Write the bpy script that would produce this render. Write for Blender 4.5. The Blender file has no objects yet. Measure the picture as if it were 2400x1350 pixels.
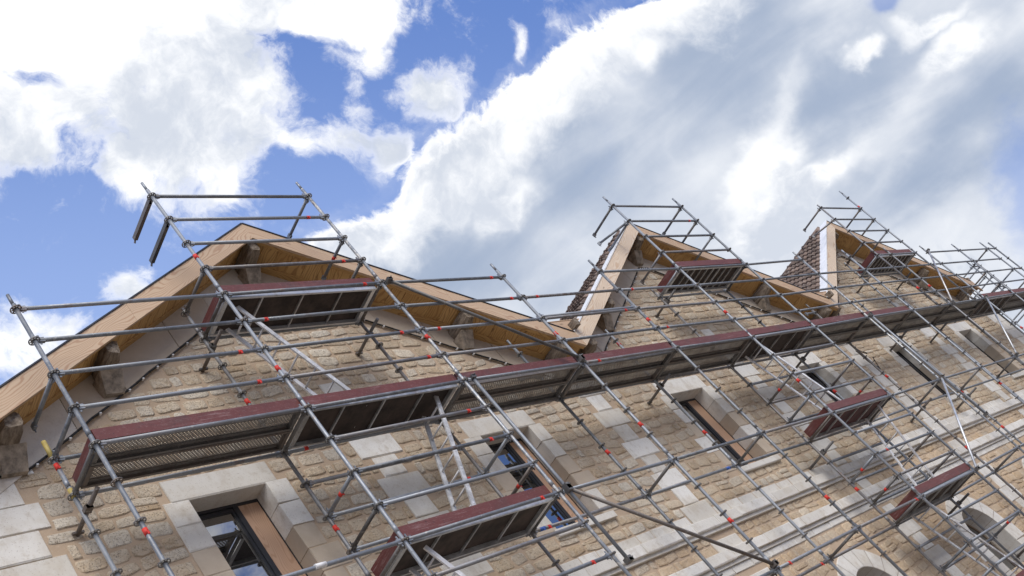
import bpy, math, random
import numpy as np
from mathutils import Vector, Matrix
random.seed(7)
R = random.uniform
S = bpy.context.scene
COL = S.collection

# ------------------------------------------------------------------ camera
CAM = Vector((-5.2133, -7.6768, -6.5013))
RIGHT = Vector((0.6565378, -0.45968208, -0.59803888))
UP = Vector((0.04651925, -0.76666184, 0.64036364))
BACK = Vector((-0.75285728, -0.44824325, -0.48195841))
cd = bpy.data.cameras.new('camera'); cam = bpy.data.objects.new('camera', cd); COL.objects.link(cam)
cd.lens = 36 * 2573.88 / 2400; cd.sensor_width = 36; cd.clip_start = .1; cd.clip_end = 2000
mw = Matrix.Identity(4)
for i in range(3):
    mw[i][0] = RIGHT[i]; mw[i][1] = UP[i]; mw[i][2] = BACK[i]; mw[i][3] = CAM[i]
cam.matrix_world = mw
S.camera = cam

# ------------------------------------------------------------------ node helpers
class NT:
    def __init__(s, tree): s.t = tree; s.n = tree.nodes; s.l = tree.links
    def new(s, k, **kw):
        n = s.n.new(k)
        for a, b in kw.items():
            if a == 'inp':
                for i, v in b.items(): s.put(n, i, v)
            else: setattr(n, a, b)
        return n
    def put(s, n, i, v):
        if isinstance(v, bpy.types.NodeSocket): s.l.new(v, n.inputs[i])
        else: n.inputs[i].default_value = v
    def m(s, op, a, b=0.0, c=0.0, clamp=False):
        n = s.new('ShaderNodeMath', operation=op, use_clamp=clamp)
        s.put(n, 0, a); s.put(n, 1, b)
        if len(n.inputs) > 2: s.put(n, 2, c)
        return n.outputs[0]
    def vm(s, op, a, b=None, out=0):
        n = s.new('ShaderNodeVectorMath', operation=op); s.put(n, 0, a)
        if b is not None: s.put(n, 1, b)
        return n.outputs[out]
    def mix(s, f, a, b, mode='MIX'):
        n = s.new('ShaderNodeMix', data_type='RGBA', blend_type=mode)
        s.put(n, 0, f); s.put(n, 6, a); s.put(n, 7, b); return n.outputs[2]
    def ss(s, x, lo, hi, a=0.0, b=1.0):
        n = s.new('ShaderNodeMapRange', interpolation_type='SMOOTHSTEP')
        s.put(n, 0, x); s.put(n, 1, lo); s.put(n, 2, hi); s.put(n, 3, a); s.put(n, 4, b); return n.outputs[0]
    def noise(s, vec, scale, detail=4.0, rough=.55, dist=0.0, out=0):
        n = s.new('ShaderNodeTexNoise'); s.put(n, 'Vector', vec)
        s.put(n, 'Scale', scale); s.put(n, 'Detail', detail); s.put(n, 'Roughness', rough); s.put(n, 'Distortion', dist)
        return n.outputs[out]
    def vor(s, vec, scale, feat='F1', out=0):
        n = s.new('ShaderNodeTexVoronoi', feature=feat); s.put(n, 'Vector', vec); s.put(n, 'Scale', scale); return n.outputs[out]
    def mapv(s, vec, sc=(1, 1, 1), rot=(0, 0, 0), loc=(0, 0, 0)):
        n = s.new('ShaderNodeMapping'); s.put(n, 0, vec)
        n.inputs['Scale'].default_value = sc; n.inputs['Rotation'].default_value = rot; n.inputs['Location'].default_value = loc
        return n.outputs[0]

# ------------------------------------------------------------------ world: sky and cumulus bank
W = bpy.data.worlds.new('World'); S.world = W; W.use_nodes = True
T = NT(W.node_tree); T.n.clear()
SUN_AZ, SUN_EL = math.radians(250), math.radians(46)   # azimuth measured like atan2(y,x)
sky = T.new('ShaderNodeTexSky', sky_type='NISHITA', sun_disc=False)
sky.sun_elevation = SUN_EL; sky.sun_rotation = math.pi / 2 - SUN_AZ
sky.air_density = 1.0; sky.dust_density = .6; sky.ozone_density = 2.5
d = T.new('ShaderNodeTexCoord').outputs['Generated']
# gnomonic chart of the part of the heavens above the building (fixed heaven directions)
AX = -BACK
w_ = T.vm('DOT_PRODUCT', d, tuple(AX), 1)
wc = T.m('MAXIMUM', w_, .15)
K = 2.57388
px = T.m('ADD', T.m('MULTIPLY', T.m('DIVIDE', T.vm('DOT_PRODUCT', d, tuple(RIGHT), 1), wc), K), 1.2)
py = T.m('SUBTRACT', .675, T.m('MULTIPLY', T.m('DIVIDE', T.vm('DOT_PRODUCT', d, tuple(UP), 1), wc), K))
cx0 = T.new('ShaderNodeCombineXYZ', inp={0: px, 1: py}).outputs[0]
wv = T.vm('SUBTRACT', T.noise(d, 6, 5, .55, out=1), (.5, .5, .5))          # turbulent warp of the cloud outlines
cx = T.vm('ADD', cx0, T.vm('MULTIPLY', wv, (.30, .30, 0))); cxs = T.vm('ADD', cx0, T.vm('ADD', T.vm('MULTIPLY', wv, (.36, .36, 0)), T.vm('MULTIPLY', T.vm('SUBTRACT', T.noise(d, 17, 6, .6, out=1), (.5, .5, .5)), (.12, .12, 0))))
sx = T.new('ShaderNodeSeparateXYZ', inp={0: cx})
dw = T.vm('ADD', d, T.vm('MULTIPLY', wv, (.10, .10, .10)))
n1 = T.noise(dw, 11, 14, .64)                  # cumulus billows, all sizes
nf = T.m('SUBTRACT', T.noise(dw, 30, 10, .68), .5)
nn = T.m('ADD', T.m('MULTIPLY', T.m('SUBTRACT', n1, .5), 2.6), T.m('MULTIPLY', nf, T.mix(T.ss(T.m('ADD', T.m('MULTIPLY', px, .569), T.m('MULTIPLY', py, .823)), .74, .86), (2.6, 2.6, 2.6, 1), (1.1, 1.1, 1.1, 1))))
bil = T.m('SUBTRACT', T.m('ABSOLUTE', T.m('SUBTRACT', T.noise(dw, 9, 10, .6), .5)), .07)   # rounded heads
def ell(x, y, rx, ry, rot=0.0):
    v = T.new('ShaderNodeVectorMath', operation='SUBTRACT', inp={0: cx, 1: (x / 1000, y / 1000, 0)}).outputs[0]
    v = T.mapv(v, rot=(0, 0, rot)) if rot else v
    v = T.vm('MULTIPLY', v, (1000 / rx, 1000 / ry, 1))
    return T.ss(T.vm('LENGTH', v, out=1), 1.5, .0, 0, 1)
def union(lst):
    r = None
    for e in lst: v = ell(*e); r = v if r is None else T.m('MAXIMUM', r, v)
    return r
left = union([(130, 30, 600, 340), (430, 190, 230, 300), (700, 0, 300, 110), (10, 300, 170, 85), (285, 390, 75, 90), (530, 390, 60, 90), (400, 330, 150, 80), (860, 40, 90, 80)])
weak = union([(740, 310, 190, 60, -.1), (845, 240, 50, 130, .2), (1000, 230, 100, 80, .6), (350, 655, 75, 75), (70, 830, 190, 110), (170, 760, 100, 50), (890, 350, 60, 70), (500, 450, 110, 55), (860, 140, 90, 60), (1185, 120, 30, 70), (620, 220, 90, 120)])
neg = union([(75, 175, 70, 42, -.3), (700, 160, 90, 80), (150, 460, 170, 60), (700, 420, 90, 60)])
ex, ey = sx.outputs[0], sx.outputs[1]
e2 = T.m('ADD', T.m('MULTIPLY', ex, .569), T.m('MULTIPLY', ey, .823))
e2s = T.m('ADD', T.m('MULTIPLY', px, .569), T.m('MULTIPLY', py, .823))
e1 = T.m('SUBTRACT', T.m('MULTIPLY', px, .823), T.m('MULTIPLY', py, .569))
bank = T.m('MULTIPLY', T.m('SUBTRACT', e2, .842), 8.0)
holes = union([(2410, 450, 110, 210, .25), (2060, -10, 50, 22, .5)])
bank = T.m('SUBTRACT', T.m('MINIMUM', bank, 1.2), T.m('MULTIPLY', holes, .9))
leftd = T.m('SUBTRACT', T.m('SUBTRACT', T.m('MULTIPLY', left, 2.6), .62), T.m('MULTIPLY', neg, 1.5))
weakd = T.m('SUBTRACT', T.m('MULTIPLY', weak, 1.25), .66)
dens = T.m('MAXIMUM', leftd, weakd)
far = T.m('SUBTRACT', T.noise(d, 2.2, 3, .5), .50)
front = T.ss(w_, .3, .55)
amp = T.mix(T.ss(bank, -.8, 0), (1.0, 1.0, 1.0, 1), (.62, .62, .62, 1))
dens = T.m('MAXIMUM', dens, bank)
dens = T.m('ADD', T.m('MULTIPLY', dens, front), T.m('MULTIPLY', T.m('MULTIPLY', far, 2.6), T.m('SUBTRACT', 1.0, front)))
a = T.m('ADD', T.m('ADD', dens, T.m('MULTIPLY', nn, amp)), T.m('MULTIPLY', bil, 1.2))
firm = T.ss(bank, -.6, .2)
alpha = T.mix(firm, T.ss(a, -.45, .75), T.ss(a, -.05, .2))
alpha = T.m('MULTIPLY', alpha, T.m('SUBTRACT', 1.0, T.m('MULTIPLY', T.ss(T.m('ADD', holes, T.m('MULTIPLY', nn, .4)), .1, .8), .62)))
# shading of the cloud: sunlit rims, grey streaky underside
e12 = T.new('ShaderNodeCombineXYZ', inp={0: T.m('MULTIPLY', e1, 1.0), 1: T.m('MULTIPLY', e2s, 3.6)}).outputs[0]
streak = T.noise(e12, 1.7, 5, .5, .5)
rim = T.ss(T.m('ADD', e2, T.m('MULTIPLY', nn, .11)), .87, 1.05)
thick = T.m('MULTIPLY', rim, front)
cx = cxs
drk = union([(1640, 130, 240, 240), (1330, 400, 330, 200), (1930, 190, 280, 110, .5), (2330, 260, 230, 170, .5), (1000, 640, 420, 170), (2150, 400, 280, 90, .6)])
lgt = union([(1170, 490, 110, 60, .75), (2250, 90, 150, 70, .3), (1780, 330, 70, 190, -.3), (1970, 95, 80, 30, .5), (1000, 420, 70, 35, .4), (1540, 130, 70, 60), (1860, 420, 220, 60, .6), (2180, 25, 140, 40, .2)])
g = T.m('ADD', T.m('MULTIPLY', T.m('SUBTRACT', streak, .5), 1.15), T.m('MULTIPLY', drk, .6))
g = T.m('SUBTRACT', g, T.m('MULTIPLY', T.ss(T.m('ADD', lgt, T.m('MULTIPLY', nn, .30)), .1, 1.3), .95))
g = T.m('ADD', g, T.m('MULTIPLY', nn, .11))
grey = T.m('MULTIPLY', T.ss(T.m('ADD', g, .60), -.15, 1.35), thick)
lg = T.m('MULTIPLY', T.ss(T.m('ADD', T.noise(dw, 9, 9, .62), T.m('MULTIPLY', T.m('SUBTRACT', T.noise(T.vm('ADD', dw, tuple(RIGHT * .02)), 9, 9, .62), .5), -.0)), .42, .66), .62)
grey = T.m('MAXIMUM', grey, T.m('MULTIPLY', lg, T.ss(a, .05, .5)))
cloudc = T.mix(grey, (9.9, 9.9, 9.9, 1), (3.2, 3.9, 5.2, 1))
# blue: Nishita hue, a little hazier low down
blue = T.mix(.85, T.vm('MULTIPLY', sky.outputs[0], (.80, .88, 1.15)), T.mix(T.ss(py, -.1, .95), (1.3, 2.35, 5.7, 1), (3.3, 4.6, 8.0, 1)))
fin = T.mix(alpha, blue, cloudc)
bg = T.new('ShaderNodeBackground', inp={'Color': fin, 'Strength': .1})
T.l.new(bg.outputs[0], T.new('ShaderNodeOutputWorld').inputs[0])

ld = bpy.data.lights.new('sun', 'SUN'); sun = bpy.data.objects.new('sun', ld); COL.objects.link(sun)
ld.energy = 2.6; ld.angle = math.radians(45); ld.color = (1, .95, .88)
sd = Vector((math.cos(SUN_EL) * math.cos(SUN_AZ), math.cos(SUN_EL) * math.sin(SUN_AZ), math.sin(SUN_EL)))
sun.rotation_euler = sd.to_track_quat('Z', 'Y').to_euler(); sun.location = (0, -20, 30)
S.view_settings.view_transform = 'Standard'; S.view_settings.look = 'None'
S.view_settings.exposure = 0.24; S.view_settings.gamma = 1.0

# ------------------------------------------------------------------ materials
def mat(name):
    m = bpy.data.materials.new(name); m.use_nodes = True; t = NT(m.node_tree); t.n.clear()
    o = t.new('ShaderNodeOutputMaterial'); b = t.new('ShaderNodeBsdfPrincipled'); t.l.new(b.outputs[0], o.inputs[0])
    return m, t, b, o
def bump(t, b, h, strength=.3, dist=.01):
    n = t.new('ShaderNodeBump', inp={'Height': h, 'Strength': strength, 'Distance': dist}); t.l.new(n.outputs[0], b.inputs['Normal'])
def tonev(t): return t.new('ShaderNodeAttribute', attribute_name='tone').outputs['Fac']
def gpos(t): return t.new('ShaderNodeNewGeometry').outputs['Position']
def opos(t): return t.new('ShaderNodeTexCoord').outputs['Object']

def mk_rubble():
    m, t, b, o = mat('rubble_limestone'); p = gpos(t); tn = tonev(t)
    c = t.new('ShaderNodeValToRGB', inp={0: tn}); r = c.color_ramp
    r.elements[0].color = (.46, .355, .245, 1); r.elements[1].color = (.80, .725, .595, 1)
    for pos, col in ((.22, (.60, .485, .345, 1)), (.45, (.66, .545, .40, 1)), (.62, (.51, .375, .235, 1)), (.72, (.69, .59, .45, 1)), (.9, (.56, .50, .41, 1))):
        e = r.elements.new(pos); e.color = col
    n = t.noise(p, 9, 6, .65); col = t.mix(t.ss(n, .35, .7, 0, .5), c.outputs[0], (.66, .60, .49, 1))
    n2 = t.noise(p, 26, 6, .7); col = t.mix(t.ss(n2, .5, .72, 0, .6), col, (.34, .245, .15, 1))
    pit = t.vor(p, 55); col = t.mix(t.ss(pit, .12, .3, .6, 0), col, (.19, .135, .085, 1))
    big = t.noise(p, .6, 3, .5); col = t.mix(t.ss(big, .35, .65, 0, .28), col, (.46, .34, .21, 1))
    zz = t.new('ShaderNodeSeparateXYZ', inp={0: p}).outputs[2]
    col = t.mix(t.m('MULTIPLY', t.ss(zz, -2.2, -3.0), t.ss(t.noise(p, 1.3, 4, .6), .3, .65, .15, .65)), col, (.58, .415, .255, 1))
    t.put(b, 'Base Color', col); t.put(b, 'Roughness', .92)
    h = t.m('ADD', t.noise(p, 22, 8, .7), t.m('MULTIPLY', t.ss(pit, .1, .35), .5)); bump(t, b, h, .9, .03); return m
def mk_mortar():
    m, t, b, o = mat('lime_mortar'); p = gpos(t)
    n = t.noise(p, 5, 8, .65); col = t.mix(n, (.38, .28, .19, 1), (.53, .41, .295, 1))
    sp = t.noise(p, 90, 3, .6); col = t.mix(t.ss(sp, .55, .75, 0, .5), col, (.58, .50, .38, 1))
    t.put(b, 'Base Color', col); t.put(b, 'Roughness', .95)
    bump(t, b, t.noise(p, 45, 8, .7), .6, .012); return m
def mk_ashlar():
    m, t, b, o = mat('dressed_pale_limestone'); p = gpos(t); tn = tonev(t)
    c = t.mix(tn, (.60, .57, .51, 1), (.75, .73, .68, 1))
    n = t.noise(p, 3.2, 6, .6); c = t.mix(t.ss(n, .45, .75, 0, .55), c, (.50, .44, .35, 1))
    n2 = t.noise(p, 38, 5, .7); c = t.mix(t.ss(n2, .62, .72, 0, .75), c, (.27, .22, .16, 1))
    c = t.mix(t.ss(t.noise(t.mapv(p, (3, 3, .8)), 1.6, 6, .7), .5, .72, 0, .45), c, (.44, .385, .31, 1))
    pt = t.vor(p, 38); c = t.mix(t.ss(pt, .1, .2, .55, 0), c, (.25, .2, .15, 1))
    c = t.mix(t.ss(t.noise(p, 12, 4, .6), .5, .8, 0, .45), c, (.40, .33, .24, 1))
    bei = t.mix(t.noise(p, 4, 6, .65), (.38, .30, .22, 1), (.57, .49, .385, 1)); c = t.mix(t.ss(tn, 1.2, 1.8), c, bei)
    t.put(b, 'Base Color', c); t.put(b, 'Roughness', .88)
    bump(t, b, t.m('ADD', t.noise(p, 30, 7, .65), t.m('MULTIPLY', t.ss(n2, .62, .7), -.6)), .4, .008); return m
def mk_wood(name, a, c2, grainc, knots=.5, vec=None, sc=1.0):
    m, t, b, o = mat(name); p = t.new('ShaderNodeTexCoord').outputs['UV']; tn = tonev(t)
    # uv: u along the board, v across
    w = t.noise(t.mapv(p, (.9 * sc, 3.5, 1)), 1.0, 2, .4)
    rings = t.new('ShaderNodeTexWave', wave_type='BANDS', bands_direction='Y', inp={'Vector': t.vm('ADD', t.mapv(p, (.25, 1, 1)), t.vm('MULTIPLY', t.new('ShaderNodeCombineXYZ', inp={1: w}).outputs[0], (0, .55, 0))), 'Scale': 9.0, 'Distortion': 2.2, 'Detail': 2.0, 'Detail Scale': .7}).outputs[1]
    fine = t.noise(t.mapv(p, (3, 120, 1)), 1.0, 4, .6)
    col = t.mix(tn, a, c2)
    col = t.mix(t.ss(rings, .6, .98, 0, .7), col, grainc)
    col = t.mix(t.ss(fine, .45, .75, 0, .25), col, grainc)
    kn = t.vor(t.mapv(p, (1.4, 4.5, 1)), 1.0); col = t.mix(t.ss(kn, .03, .1, knots, 0), col, tuple(x * .35 for x in grainc[:3]) + (1,))
    col = t.mix(t.ss(t.noise(gpos(t), 1.7, 4, .6), .4, .7, 0, .3), col, tuple(min(1, x * 1.15) for x in a[:3]) + (1,))
    t.put(b, 'Base Color', col); t.put(b, 'Roughness', .65); bump(t, b, t.m('ADD', rings, fine), .12, .004); return m
def mk_old_wood():
    m, t, b, o = mat('weathered_oak'); p = gpos(t)
    n = t.noise(t.mapv(p, (14, 2.5, 14)), 1.6, 8, .7); c = t.mix(t.ss(n, .3, .7), (.11, .08, .055, 1), (.34, .28, .215, 1))
    t.put(b, 'Base Color', c); t.put(b, 'Roughness', .9); bump(t, b, n, .9, .03); return m
def mk_galv(name='galvanised_steel', base=(.225, .24, .26), splash=.0, rough=.46, metal=.55):
    m, t, b, o = mat(name); p = gpos(t); tn = tonev(t)
    inf = t.new('ShaderNodeObjectInfo').outputs['Random']
    c1 = tuple(x * .62 for x in base) + (1,); c2 = tuple(min(1, x * 1.4) for x in base) + (1,)
    c = t.mix(inf, c1, c2); c = t.mix(t.ss(t.m('FRACT', t.m('MULTIPLY', inf, 7.3)), .72, .8, 0, .5), c, (.20, .15, .115, 1))
    c = t.mix(t.ss(t.noise(p, 17, 6, .75), .58, .64, 0, .55), c, (.50, .48, .44, 1))
    n = t.noise(p, 7, 7, .7); c = t.mix(t.ss(n, .38, .72, 0, .7), c, tuple(x * 1.5 for x in base) + (1,))
    n2 = t.noise(p, 30, 5, .7); c = t.mix(t.ss(n2, .56, .74, 0, .6), c, tuple(x * .42 for x in base) + (1,))
    if splash: c = t.mix(t.ss(t.noise(p, 14, 6, .75), .5, .58, 0, splash), c, (.62, .59, .53, 1))
    c = t.mix(t.ss(t.noise(p, 4.3, 6, .7), .57, .72, 0, .6), c, (.24, .155, .11, 1))
    t.put(b, 'Base Color', c); t.put(b, 'Metallic', metal); t.put(b, 'Roughness', t.ss(n, .3, .7, rough - .08, rough + .16))
    bump(t, b, n2, .15, .002); return m
def mk_perf():
    m, t, b, o = mat('perforated_steel'); u = t.new('ShaderNodeTexCoord').outputs['UV']
    # diamond grid of round holes, 20 mm pitch, inside each plank's perforated zone
    v = t.mapv(u, (1 / .030, 1 / .030, 1), rot=(0, 0, math.pi / 4))
    f = t.vm('SUBTRACT', t.vm('FRACTION', v), (.5, .5, 0)); dd = t.vm('LENGTH', t.vm('MULTIPLY', f, (1, 1, 0)), out=1)
    sep = t.new('ShaderNodeSeparateXYZ', inp={0: u})
    zone = t.m('LESS_THAN', t.m('ABSOLUTE', sep.outputs[1]), .085)
    hole = t.m('MULTIPLY', t.m('LESS_THAN', dd, .29), zone)
    p = gpos(t); n = t.noise(p, 5, 7, .7)
    c = t.mix(t.ss(n, .3, .7), (.25, .235, .215, 1), (.42, .40, .37, 1))
    c = t.mix(t.ss(t.noise(p, 2.1, 6, .7), .5, .7, 0, .6), c, (.12, .09, .07, 1))
    t.put(b, 'Base Color', c); t.put(b, 'Metallic', .35); t.put(b, 'Roughness', .6)
    bump(t, b, t.ss(dd, .26, .42), .5, .006)
    tr = t.new('ShaderNodeBsdfTransparent'); mx = t.new('ShaderNodeMixShader', inp={0: hole, 1: b.outputs[0], 2: tr.outputs[0]})
    t.l.new(mx.outputs[0], o.inputs[0]); return m
def mk_plain(name, col, rough=.7, metal=0.0, var=.35, sc=6, bmp=.2):
    m, t, b, o = mat(name); p = gpos(t); n = t.noise(p, sc, 7, .68)
    c = t.mix(t.ss(n, .3, .7), tuple(x * (1 - var) for x in col) + (1,), tuple(min(1, x * (1 + var)) for x in col) + (1,))
    t.put(b, 'Base Color', c); t.put(b, 'Roughness', rough); t.put(b, 'Metallic', metal); bump(t, b, n, bmp, .005); return m
def mk_maroon():
    m, t, b, o = mat('maroon_painted_plank'); u = t.new('ShaderNodeTexCoord').outputs['UV']; p = gpos(t)
    n = t.noise(p, 3, 7, .7); c = t.mix(n, (.085, .022, .018, 1), (.165, .042, .036, 1))
    scr = t.noise(t.mapv(u, (3, 40, 1)), 1.0, 6, .75); big = t.noise(p, 1.1, 3, .6)
    c = t.mix(t.m('MULTIPLY', t.ss(scr, .5, .68), t.ss(big, .42, .66, .08, .8)), c, (.33, .215, .205, 1))
    c = t.mix(t.ss(t.noise(p, 1.6, 5, .7), .5, .7, 0, .7), c, (.085, .04, .035, 1))
    c = t.mix(t.ss(t.noise(p, 40, 6, .75), .54, .66, 0, .45), c, (.26, .15, .145, 1)); c = t.mix(t.ss(t.noise(p, 25, 5, .7), .58, .68, 0, .8), c, (.045, .02, .02, 1))
    t.put(b, 'Base Color', c); t.put(b, 'Roughness', .6); bump(t, b, scr, .35, .004); return m
def mk_glass():
    m, t, b, o = mat('window_glass'); t.put(b, 'Base Color', (.008, .010, .012, 1)); t.put(b, 'Roughness', .015); t.put(b, 'IOR', 4.2)
    bump(t, b, t.noise(gpos(t), 1.2, 2, .5), .02, .02); return m
def mk_tile():
    m, t, b, o = mat('weathered_clay_tile'); p = gpos(t); tn = tonev(t)
    c = t.new('ShaderNodeValToRGB', inp={0: tn}); r = c.color_ramp
    r.elements[0].color = (.07, .046, .036, 1); r.elements[1].color = (.22, .15, .115, 1)
    e = r.elements.new(.5); e.color = (.125, .084, .064, 1)
    n = t.noise(p, 12, 7, .7); col = t.mix(t.ss(n, .45, .7, 0, .6), c.outputs[0], (.42, .36, .31, 1))
    t.put(b, 'Base Color', col); t.put(b, 'Roughness', .85); bump(t, b, n, .4, .01); return m
M = {}
M['rubble'] = mk_rubble(); M['mortar'] = mk_mortar(); M['ashlar'] = mk_ashlar()
M['fir'] = mk_wood('douglas_fir_board', (.48, .34, .22, 1), (.57, .425, .285, 1), (.36, .20, .115, 1), .7)
M['pale_fir'] = mk_wood('pale_spruce_board', (.62, .50, .37, 1), (.68, .56, .43, 1), (.50, .33, .20, 1), 1.0)
M['soffit'] = mk_wood('larch_soffit', (.47, .275, .095, 1), (.62, .39, .155, 1), (.30, .14, .045, 1), .6)
M['panel'] = mk_wood('oiled_wood_panel', (.50, .31, .20, 1), (.55, .36, .24, 1), (.42, .25, .15, 1), .0)
M['oak'] = mk_old_wood()
M['old_stone'] = mk_plain('old_brown_stone', (.29, .24, .185), .92, var=.45, sc=9, bmp=.6); M['ladder'] = mk_galv('pale_ladder_aluminium', base=(.60, .60, .60), rough=.5, metal=.25)
M['galv'] = mk_galv(rough=.54); M['galv_splash'] = mk_galv('galvanised_steel_with_plaster_splashes', splash=.65)
M['galv_dark'] = mk_galv('dark_galvanised_steel', base=(.15, .145, .14), rough=.56)
M['alu'] = mk_galv('aluminium_profile', base=(.46, .47, .48), rough=.42, metal=.7)
M['yellow'] = mk_plain('yellow_paint', (.36, .28, .085), .6)
M['red'] = mk_plain('red_tape', (.58, .035, .022), .65, var=.15)
M['blue'] = mk_plain('blue_tape', (.05, .12, .40), .55, var=.15)
M['perf'] = mk_perf(); M['ply'] = mk_plain('dark_plywood', (.045, .032, .026), .8, var=.6, sc=4)
M['ply_red'] = mk_plain('maroon_plywood', (.085, .025, .028), .75, var=.5, sc=4)
M['maroon'] = mk_maroon(); M['glass'] = mk_glass()
M['frame'] = mk_plain('anthracite_frame', (.022, .022, .026), .45, var=.2)
M['black'] = mk_plain('black_rubber', (.015, .015, .015), .6, var=.3)
M['white'] = mk_plain('white_sheet_metal', (.74, .74, .73), .5, var=.1)
M['zinc'] = mk_plain('dark_zinc', (.05, .052, .06), .5, .5)
M['tile'] = mk_tile()
M['dark'] = mk_plain('dark_room', (.02, .018, .016), .9)
M['plaster'] = mk_plain('grey_plaster', (.42, .39, .34), .9, var=.12, sc=3)
M['ground'] = mk_plain('gravel_yard', (.235, .20, .165), .95, var=.35, sc=1.5, bmp=.5)

# ------------------------------------------------------------------ mesh builder
class MB:
    def __init__(s): s.v = []; s.f = []; s.t = []; s.uv = []; s.sm = []
    def face(s, idx, tone=.5, uv=None, smooth=False):
        s.f.append(tuple(idx)); s.t.append(tone); s.uv.append(uv); s.sm.append(smooth)
    def hexa(s, P, tone=.5, L=None):
        # P: 8 points, bottom 0-3, top 4-7; L=(axis u, axis v) for uv
        b = len(s.v); s.v += [tuple(p) for p in P]
        for q in ((0, 3, 2, 1), (4, 5, 6, 7), (0, 1, 5, 4), (1, 2, 6, 5), (2, 3, 7, 6), (3, 0, 4, 7)):
            s.face([b + i for i in q], tone, s._uv([P[i] for i in q], L))
    def _uv(s, pts, L):
        if L is None: return None
        return [(Vector(p).dot(L[0]) + L[2], Vector(p).dot(L[1]) + L[3]) for p in pts]
    def box(s, x0, x1, y0, y1, z0, z1, tone=.5, L=None):
        s.hexa([(x0, y0, z0), (x1, y0, z0), (x1, y1, z0), (x0, y1, z0), (x0, y0, z1), (x1, y0, z1), (x1, y1, z1), (x0, y1, z1)], tone, L)
    def beam(s, p, q, w, h, upv=(0, 0, 1), tone=.5):
        p = Vector(p); q = Vector(q); d = (q - p).normalized(); sd_ = d.cross(Vector(upv)).normalized() * w / 2; u = sd_.cross(d).normalized() * h / 2
        L = (d, sd_.normalized() + u.normalized(), R(0, 9), 0)
        s.hexa([p - sd_ - u, p + sd_ - u, q + sd_ - u, q - sd_ - u, p - sd_ + u, p + sd_ + u, q + sd_ + u, q - sd_ + u], tone, L)
    def tube(s, p, q, r=.024, n=12, tone=.5, caps=True):
        p = Vector(p); q = Vector(q); d = (q - p).normalized()
        a = d.cross(Vector((0, 0, 1)) if abs(d.z) < .9 else Vector((1, 0, 0))).normalized(); c = d.cross(a)
        b = len(s.v)
        for k in range(n):
            o = a * (math.cos(2 * math.pi * k / n) * r) + c * (math.sin(2 * math.pi * k / n) * r)
            s.v.append(tuple(p + o)); s.v.append(tuple(q + o))
        for k in range(n):
            k2 = (k + 1) % n; s.face((b + 2 * k, b + 2 * k2, b + 2 * k2 + 1, b + 2 * k + 1), tone, smooth=True)
        if caps:
            s.face([b + 2 * k for k in range(n)][::-1], tone); s.face([b + 2 * k + 1 for k in range(n)], tone)
    def prism(s, pts, y0, y1, tone=.5, L=None):
        # pts in xz, counter-clockwise seen from -y ; y0 front
        n = len(pts); b = len(s.v)
        s.v += [(x, y0, z) for x, z in pts] + [(x, y1, z) for x, z in pts]
        q = list(range(n)); s.face([b + i for i in q], tone, s._uv([s.v[b + i] for i in q], L))
        s.face([b + n + i for i in q[::-1]], tone, s._uv([s.v[b + n + i] for i in q[::-1]], L))
        for i in range(n):
            j = (i + 1) % n; qq = (b + j, b + i, b + n + i, b + n + j); s.face(qq, tone, s._uv([s.v[k] for k in qq], L))
    def build(s, name, m, parent=None, loc=None):
        me = bpy.data.meshes.new(name); me.from_pydata(s.v, [], s.f); me.update()
        at = me.attributes.new('tone', 'FLOAT', 'FACE'); at.data.foreach_set('value', s.t)
        me.polygons.foreach_set('use_smooth', s.sm)
        if any(u is not None for u in s.uv):
            ul = me.uv_layers.new(name='uv'); k = 0; arr = []
            for f, u in zip(s.f, s.uv):
                for i in range(len(f)): arr += list(u[i]) if u else [0.0, 0.0]
            ul.data.foreach_set('uv', arr)
        me.materials.append(m)
        o = bpy.data.objects.new(name, me); COL.objects.link(o)
        if parent is not None: o.parent = parent
        if loc is not None: o.location = loc
        return o
def thing(name, label, cat, loc=(0, 0, 0), group=None):
    o = bpy.data.objects.new(name, None); COL.objects.link(o); o.location = loc; o['label'] = label; o['category'] = cat
    if group: o['group'] = group
    bpy.context.view_layer.update(); return o

# ------------------------------------------------------------------ ground
gm = MB(); gm.v = [(-900, -900, -8.1), (900, -900, -8.1), (900, 900, -8.1), (-900, 900, -8.1)]; gm.face((0, 1, 2, 3))
go = gm.build('ground', M['ground']); go['kind'] = 'structure'

# ------------------------------------------------------------------ building
WY = 1.15                                 # wall face
GX = [4.28, 14.03, 23.65]                 # gable axes
GZ = [4.15, 4.15, 4.20]
SL = .607
XL, XR = -1.12, 29.75
VAL = [-.6, 9.155, 18.84, 28.52]          # valleys
WX = [1.93, 6.67, 11.6, 16.42, 21.22, 26.02]   # window axes
OW = [.515, .54, .54, .50, .52, .52]      # half widths of openings
ZT, ZB = -.05, -1.85
B = thing('stone_building', 'long rubble stone building with three timber-edged gables wrapped in scaffolding', 'building')

def gable_of(x):
    for i in range(3):
        if x < VAL[i + 1]: return i
    return 2
def soff(x): i = gable_of(x); return max(GZ[i] - .25 - .61 * abs(x - GX[i]), 1.0)

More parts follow.
